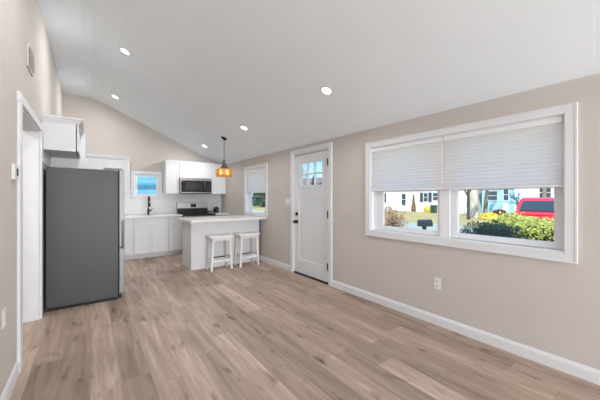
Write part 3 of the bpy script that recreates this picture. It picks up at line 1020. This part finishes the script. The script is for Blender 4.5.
PX, PY = 2.17, 5.49
PZ = ceil_z(PX)
t = thing('pendant_lamp', 'amber glass pendant lamp hanging over the peninsula', 'pendant lamp', (PX, PY, 0))
cn = MB().lathe([(0, 0.0), (0.062, 0.0), (0.060, -0.016), (0.045, -0.026), (0, -0.028)], n=28).build('canopy', M['bronze'], t, smooth=True)
cn.location = (0, 0, PZ - 0.001)
cn.rotation_euler = (0, TILT, 0)
MB().tube((0, 0, PZ - 0.022), (0, 0, 2.062), 0.0055).build('stem', M['bronze'], t)
MB().lathe([(0, 2.075), (0.02, 2.075), (0.026, 2.06), (0.026, 2.02), (0.036, 2.005), (0.042, 1.955), (0.075, 1.925), (0.085, 1.905), (0, 1.905)], n=28).build('socket_cap', M['pewter'], t, smooth=True)
MB().lathe([(0.06, 1.903), (0.135, 1.897), (0.157, 1.88), (0.162, 1.82), (0.158, 1.735), (0.152, 1.735), (0.155, 1.82), (0.150, 1.874), (0.13, 1.890), (0.06, 1.896), (0.06, 1.903)], n=96, ripple=0.012, rn=24).build('lamp_shade', M['amber'], t, smooth=True)
for sx in (-1, 1):
    MB().lathe([(0, 1.775), (0.016, 1.78), (0.027, 1.80), (0.027, 1.825), (0.016, 1.85), (0.012, 1.88), (0, 1.88)], sx * 0.07, 0, n=16).build('bulb', M['bulb'], t, smooth=True)
pl = bpy.data.lights.new('pendant_glow', 'POINT')
pl.energy = 0.6
pl.color = (1.0, 0.72, 0.4)
pl.shadow_soft_size = 0.03
plo = bpy.data.objects.new('pendant_glow', pl)
plo.parent = t
plo.location = (0, 0, 1.81)
COL.objects.link(plo)

# ------------------------------------------------------------------ outdoors
GZ = -0.5
def sheet(name, label, cat, m, x0, x1, y0, y1, z1):
    tag(MB().box(x0, x1, y0, y1, GZ - 0.4, z1).build(name, m), label, cat, kind='structure')
sheet('lawn', 'strip of lawn in front of the house', 'lawn', M['grass'], 3.1, 11.0, -60, 160, GZ)
sheet('road', 'pale asphalt street beyond the mailbox', 'road', M['asphalt'], 11.0, 19.5, -60, 160, GZ - 0.02)
sheet('lawn_across', 'dry lawn on the far side of the street', 'lawn', M['grass'], 19.5, 220, -60, 160, GZ)
sheet('side_yard', 'grass behind the kitchen wall', 'lawn', M['grass'], -40, 3.1, YB + WT + 0.2, 60, GZ)

def house_window(t, x, yc, w_, z0, z1, m=None, shutters=False):
    mb = MB()
    frame(mb, x - 0.06, x - 0.001, yc - w_ / 2, yc + w_ / 2, z0, z1, 0.08, 0.08)
    mb.box(x - 0.05, x - 0.001, yc - w_ / 2 + 0.08, yc + w_ / 2 - 0.08, (z0 + z1) / 2 - 0.03, (z0 + z1) / 2 + 0.03)
    f = mb.build('window', M['trim'], t)
    MB().box(x - 0.03, x - 0.002, yc - w_ / 2 + 0.08, yc + w_ / 2 - 0.08, z0 + 0.08, z1 - 0.08).build('pane', M['far_glass'], f)
    if shutters:
        for sy in (-1, 1):
            c = yc + sy * (w_ / 2 + 0.22)
            MB().box(x - 0.05, x - 0.001, c - 0.2, c + 0.2, z0, z1).build('shutter', M['shutter'], t)

t = thing('house', 'white house across the street, straight behind the mailbox', 'house', group='houses across the street')
MB().box(34, 43, 14.2, 31, GZ, 2.9).build('wall', M['white_siding'], t)
MB().prism([(33.4, 2.85), (43.6, 2.85), (38.5, 5.2)], 1, 14.0, 31.4).build('roof', M['shingle'], t)
house_window(t, 34, 22.3, 0.75, 0.2, 1.9)
house_window(t, 34, 19.2, 0.7, 0.75, 1.95, shutters=True)
house_window(t, 34, 17.8, 1.1, 0.9, 1.95)
house_window(t, 34, 26.0, 0.9, 0.6, 1.95, shutters=True)

t = thing('house', 'blue and white house across the street behind the red car', 'house', group='houses across the street')
MB().box(36, 44, 10.4, 13.6, GZ, 3.2).build('wall', M['blue_siding'], t)
MB().box(35.6, 44, 0.5, 10.39, GZ, 3.0).build('wing', M['white_siding'], t)
MB().prism([(35.2, 3.2), (44.6, 3.2), (39.9, 5.6)], 1, 0.2, 13.7).build('roof', M['shingle'], t)
house_window(t, 36, 12.55, 1.1, 0.95, 2.1)
house_window(t, 36, 11.25, 0.6, 0.95, 2.3)
house_window(t, 35.6, 7.9, 1.0, 1.2, 2.4)
MB().box(35.85, 35.999, 11.0, 11.5, GZ, 0.7).build('door', M['trim'], t)

t = thing('house', 'pale house far beyond, seen low through the door panes', 'house', group='houses across the street')
MB().box(30, 38, 37, 47, GZ, 3.0).build('wall', M['white_siding'], t)
MB().prism([(29.4, 2.95), (38.6, 2.95), (34, 5.0)], 1, 36.6, 47.4).build('roof', M['shingle'], t)
house_window(t, 30, 41, 1.0, 0.6, 1.9)
house_window(t, 30, 44.5, 1.0, 0.6, 1.9)

t = thing('house', 'pale blue sided neighbour house close behind the small kitchen window', 'house')
MB().box(-6, 2.9, 10.2, 18, GZ, 2.75).build('wall', M['sky_siding'], t)
MB().prism([(10.05, 2.72), (18.4, 2.72), (14.2, 4.8)], 0, -6.3, 3.2).build('roof', M['shingle'], t)
MB().box(-6, 2.9, 10.16, 10.199, 1.71, 1.79).build('trim_band', mat('blue_band', (104, 186, 222), 0.6, noise=0.03), t)

# car on the street
t = thing('car', 'red car parked on the street behind the hedge', 'car', (15.0, 3.52, GZ - 0.02))
t.scale = (1.07, 1.04, 1.085)
side = [(0.06, 0.35), (0.02, 0.62), (0.10, 0.98), (0.42, 1.02), (3.2, 0.98), (4.25, 0.86), (4.45, 0.62), (4.42, 0.32), (4.0, 0.26), (0.4, 0.26)]
MB().prism(side, 1, -0.93, 0.93).build('body', M['car_red'], t, bevel=0.07, seg=3)
cab = [(0.12, 1.0), (0.36, 1.62), (0.60, 1.70), (2.1, 1.70), (2.5, 1.62), (3.3, 1.0)]
mb = MB()
bm = mb.bm
rows = []
for y, sc in ((-0.90, 0), (-0.76, 1), (0.76, 1), (0.90, 0)):
    pass
n = len(cab)
def cabv(x, z, sgn):
    k = (z - 1.0) / 0.7
    return bm.verts.new((x, sgn * (0.90 - 0.17 * k), z))
A = [cabv(x, z, -1) for x, z in cab]
B = [cabv(x, z, 1) for x, z in cab]
bm.faces.new(A); bm.faces.new(B[::-1])
for i in range(n):
    bm.faces.new((A[i], B[i], B[(i + 1) % n], A[(i + 1) % n]))
mb.build('cabin', M['car_red'], t, bevel=0.05, seg=3)
# rear window, raked
def quad_slab(p, th, name, m, parent, bev=0.02):
    p = [Vector(q) for q in p]
    nrm = (p[1] - p[0]).cross(p[3] - p[0]).normalized() * th
    mb = MB()
    a = [mb.bm.verts.new(q) for q in p]
    b = [mb.bm.verts.new(q + nrm) for q in p]
    mb.bm.faces.new(a); mb.bm.faces.new(b[::-1])
    for i in range(4):
        mb.bm.faces.new((a[i], b[i], b[(i + 1) % 4], a[(i + 1) % 4]))
    return mb.build(name, m, parent, bevel=bev)
quad_slab([(0.15, 0.72, 1.17), (0.15, -0.72, 1.17), (0.315, -0.60, 1.56), (0.315, 0.60, 1.56)], 0.03, 'rear_window', M['car_glass'], t)
for sg in (-1, 1):
    quad_slab([(0.62, sg * 0.885, 1.06), (1.55, sg * 0.885, 1.06), (1.55, sg * 0.765, 1.58), (0.80, sg * 0.765, 1.58)], 0.012, 'side_window', M['car_glass'], t, 0.004)
    quad_slab([(1.65, sg * 0.885, 1.06), (2.9, sg * 0.885, 1.06), (2.4, sg * 0.765, 1.57), (1.65, sg * 0.765, 1.58)], 0.012, 'side_window', M['car_glass'], t, 0.004)
    MB().box(0.02, 0.10, sg * 0.80 - 0.09, sg * 0.80 + 0.09, 0.72, 0.96).build('tail_lamp', M['car_light'], t, bevel=0.02)
    for x in (0.85, 3.55):
        MB().tube((x, sg * 0.72, 0.33), (x, sg * 0.94, 0.33), 0.33, n=24).build('wheel', M['rubber'], t, bevel=0.02)
MB().box(-0.05, 0.10, -0.86, 0.86, 0.36, 0.55).build('bumper', M['car_red'], t, bevel=0.04)

# mailbox
t = thing('mailbox', 'dark mailbox on a post at the street edge', 'mailbox', (9.5, 5.42, GZ), rz=math.radians(-28))
MB().box(-0.05, 0.05, -0.05, 0.05, 0, 0.80).build('post', M['post'], t, bevel=0.004)
arch = [(-0.11, 0.80), (0.11, 0.80), (0.11, 0.94)] + [(0.11 * math.cos(a), 0.94 + 0.10 * math.sin(a)) for a in [PI * k / 10 for k in range(1, 10)]] + [(-0.11, 0.94)]
MB().prism(arch, 0, -0.21, 0.25).build('box', M['mailbox'], t, bevel=0.004)
MB().box(0.251, 0.262, -0.105, 0.105, 0.81, 0.94).build('door', M['mailbox'], t, bevel=0.003)
MB().box(0.0, 0.03, -0.125, -0.112, 0.86, 0.99).build('flag', M['mailbox'], t)

# leafy masses
def leaves(mb, rnd, n, pt, size, flat=0.6):
    bm = mb.bm
    for _ in range(n):
        p, nr = pt()
        d = Vector((rnd.gauss(0, 1), rnd.gauss(0, 1), rnd.gauss(0, 1))).normalized()
        nr = (nr * flat + d * (1 - flat)).normalized()
        q = nr.to_track_quat('Z', 'Y')
        s = size * rnd.uniform(0.6, 1.3)
        a = rnd.uniform(0, 2 * PI)
        u = q @ Vector((math.cos(a), math.sin(a), 0))
        v = q @ Vector((-math.sin(a), math.cos(a), 0))
        vs = [bm.verts.new(p + u * s), bm.verts.new(p + v * s * 0.5 + nr * s * 0.12), bm.verts.new(p - u * s), bm.verts.new(p - v * s * 0.5 + nr * s * 0.12)]
        bm.faces.new(vs)

def mound(name, label, cat, m, c, r, n, size, seed, group=None, power=2.0, core=True):
    """rounded bush: superellipsoid of leaves resting on the ground; c = centre at the ground, r = half sizes"""
    rnd = random.Random(seed)
    t = thing(name, label, cat, c, group)
    def pt():
        while True:
            d = Vector((rnd.gauss(0, 1), rnd.gauss(0, 1), abs(rnd.gauss(0, 1)) if rnd.random() < 0.9 else rnd.gauss(0, 0.3)))
            if d.length > 1e-3: break
        d.normalize()
        k = (abs(d.x) ** power + abs(d.y) ** power + abs(d.z) ** power) ** (-1 / power)
        k *= rnd.uniform(0.86, 1.04) + 0.05 * math.sin(7 * d.x + seed) * math.cos(6 * d.y)
        return Vector((d.x * k * r[0], d.y * k * r[1], max(0.03, 0.08 + d.z * k * r[2]))), Vector((d.x / r[0], d.y / r[1], d.z / r[2])).normalized()
    mb = MB()
    leaves(mb, rnd, n, pt, size)
    mb.build('foliage', m, t)
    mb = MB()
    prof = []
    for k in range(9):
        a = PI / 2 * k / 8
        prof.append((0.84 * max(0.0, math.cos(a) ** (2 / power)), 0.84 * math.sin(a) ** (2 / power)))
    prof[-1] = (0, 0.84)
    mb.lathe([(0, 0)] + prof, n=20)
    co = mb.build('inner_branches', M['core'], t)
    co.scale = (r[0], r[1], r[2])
    return t
def boxhedge(name, label, cat, m, x0, x1, y0, y1, z1, n, size, seed):
    rnd = random.Random(seed)
    t = thing(name, label, cat, ((x0 + x1) / 2, (y0 + y1) / 2, GZ))
    hx, hy, hz = (x1 - x0) / 2, (y1 - y0) / 2, z1 - GZ
    def pt():
        q = rnd.random()
        j = rnd.gauss(0, 0.035)
        if q < 0.42:
            return Vector((-hx + j, rnd.uniform(-hy, hy), rnd.uniform(0.3, hz))), Vector((-1, 0, 0.2))
        if q < 0.85:
            a, b = rnd.uniform(-hx, hx), rnd.uniform(-hy, hy)
            return Vector((a, b, hz + j + 0.05 * math.sin(b * 5) - 0.12 * abs(a / hx) ** 4)), Vector((0, 0, 1))
        s = 1 if q < 0.95 else -1
        return Vector((rnd.uniform(-hx, hx), s * hy + j, rnd.uniform(0.1, hz))), Vector((0, s, 0.2))
    mb = MB()
    leaves(mb, rnd, n, pt, size, 0.4)
    mb.build('foliage', m, t)
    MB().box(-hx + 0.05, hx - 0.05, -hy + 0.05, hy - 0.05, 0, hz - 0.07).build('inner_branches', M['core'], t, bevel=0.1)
    return t
boxhedge('hedge', 'sunlit yellow-green hedge outside the wide window', 'hedge', M['hedge_light'], 4.85, 6.0, -1.2, 1.72, 0.98, 26000, 0.021, 3)
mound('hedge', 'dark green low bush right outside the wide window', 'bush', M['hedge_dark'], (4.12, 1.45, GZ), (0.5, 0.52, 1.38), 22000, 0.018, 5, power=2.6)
mound('shrub', 'blue-green low shrub outside the narrow kitchen window', 'shrub', M['hedge_dark'], (4.6, 8.3, GZ), (0.6, 1.3, 1.18), 4000, 0.05, 6, power=2.6)
mound('shrub', 'yellow-green shrub in front of the pale tree trunk', 'shrub', M['yellow_leaves'], (26.5, 9.45, GZ), (0.7, 0.8, 0.5), 2500, 0.07, 7)
mound('shrub', 'wine-red low shrub below the blue house wall', 'shrub', M['red_leaves'], (34.6, 11.4, GZ), (0.5, 0.7, 0.45), 1500, 0.09, 8)
mound('shrub', 'round yellow shrub on the lawn before the white house', 'shrub', M['yellow_leaves'], (32.5, 18.15, GZ), (0.4, 0.45, 0.75), 1500, 0.07, 9)
t = thing('trash_bin', 'dark green bin beside the round yellow shrub', 'bin', (32.3, 17.25, GZ))
MB().prism([(-0.24, 0.0), (0.24, 0.0), (0.3, 0.85), (-0.3, 0.85)], 1, -0.27, 0.27).build('body', M['bin'], t, bevel=0.03)
MB().box(-0.34, 0.34, -0.31, 0.31, 0.852, 0.93).build('lid', M['bin'], t, bevel=0.02)

def conifer(label, c, h, r, m, seed, n, size, group=None):
    rnd = random.Random(seed)
    t = thing('conifer', label, 'tree', c, group)
    MB().tube((0, 0, 0), (0, 0, h * 0.5), r * 0.12, r * 0.06, n=8).build('trunk', M['bark'], t)
    def pt():
        z = rnd.random() ** 1.4
        a = rnd.uniform(0, 2 * PI)
        rr = r * (1 - z) ** 0.8 * rnd.uniform(0.5, 1.05)
        return Vector((rr * math.cos(a), rr * math.sin(a), 0.06 * h + z * h * 0.94)), Vector((math.cos(a), math.sin(a), 0.2)).normalized()
    mb = MB()
    leaves(mb, rnd, n, pt, size)
    mb.build('foliage', m, t)
conifer('slim rust-brown conifer against the white house', (33.2, 20.4, GZ), 2.15, 0.27, M['rust_leaves'], 11, 900, 0.12)
conifer('big dark evergreen seen through the narrow kitchen window', (27, 48, GZ), 7.0, 2.6, M['pine'], 12, 3500, 0.35)
conifer('dark evergreen seen through the lower panes of the front door', (24, 29.2, GZ), 4.6, 1.0, M['pine'], 13, 1800, 0.22)

def bare_tree(name, label, c, h, r, m, seed, lean=(0, 0), depth=5, fork=2.4, group='bare trees across the street'):
    rnd = random.Random(seed)
    t = thing(name, label, 'tree', c, group)
    trunk, br = MB(), MB()
    def grow(p, d, L, rad, k):
        q = p + d * L
        tgt = trunk if k == 0 else br
        tgt.tube(p, q, rad, rad * 0.72, n=9 if k < 2 else 5, caps=(k == 0))
        if k >= depth: return
        for _ in range(3 if k < 3 else 2):
            nd = (d + Vector((rnd.gauss(0, 0.5), rnd.gauss(0, 0.5), rnd.gauss(0.12, 0.3)))).normalized()
            grow(p + d * L * rnd.uniform(0.72, 1.0), nd, L * rnd.uniform(0.55, 0.8), rad * rnd.uniform(0.45, 0.62), k + 1)
    grow(Vector((0, 0, 0)), Vector((lean[0], lean[1], 1)).normalized(), h / 2.8, r, 0)
    trunk.build('trunk', m, t)
    br.build('branches', m, t)
bare_tree('tree', 'pale thick tree trunk on the lawn across the street', (27.5, 11.0, GZ), 9, 0.36, M['pale_bark'], 21)
bare_tree('tree', 'slimmer leaning tree just right of the pale thick trunk', (31.5, 11.65, GZ), 8, 0.20, M['bark'], 22, (0.0, -0.08))
bare_tree('tree', 'dark trunked tree just left of the pale thick trunk', (25.0, 10.45, GZ), 7, 0.13, M['dark_bark'], 23)
bare_tree('tree', 'bare tree standing before the blue and white house', (29.5, 6.6, GZ), 9, 0.16, M['bark'], 24, depth=6)
bare_tree('tree', 'blue-grey branches added as tree shadows on the white wing of the blue house', (31.5, 8.9, GZ), 3.0, 0.2, M['branch_shade'], 41, depth=4)  # branch shadows on the house wall, modelled as a blue-grey tree
bare_tree('tree', 'bare brown tree seen through the front door panes', (24, 31.5, GZ), 8.5, 0.2, M['bark'], 25, depth=6)

# twiggy shrub at the left end of the wide window
rnd = random.Random(31)
t = thing('shrub', 'twiggy tan shrub left of the mailbox outside the wide window', 'shrub', (7.55, 5.5, GZ))
mb = MB()
tips = []
for k in range(46):
    a = rnd.uniform(0, 2 * PI)
    rr = rnd.uniform(0.1, 0.62)
    tip = Vector((rr * math.cos(a), rr * math.sin(a), rnd.uniform(0.8, 1.62)))
    base_p = Vector((rnd.gauss(0, 0.05), rnd.gauss(0, 0.05), 0))
    mid = base_p.lerp(tip, 0.55) + Vector((rnd.gauss(0, 0.06), rnd.gauss(0, 0.06), 0.06))
    mb.tube(base_p, mid, 0.012, 0.008, n=5, caps=False)
    mb.tube(mid, tip, 0.008, 0.003, n=5, caps=False)
    tips += [mid.lerp(tip, f) for f in (0.1, 0.4, 0.7, 1.0)]
mb.build('stems', M['twig'], t)
mb = MB()
leaves(mb, rnd, 2600, lambda: (rnd.choice(tips) + Vector((rnd.gauss(0, 0.05), rnd.gauss(0, 0.05), rnd.gauss(0, 0.05))), Vector((0, 0, 1))), 0.028, 0.2)
mb.build('buds', M['twig_leaf'], t)
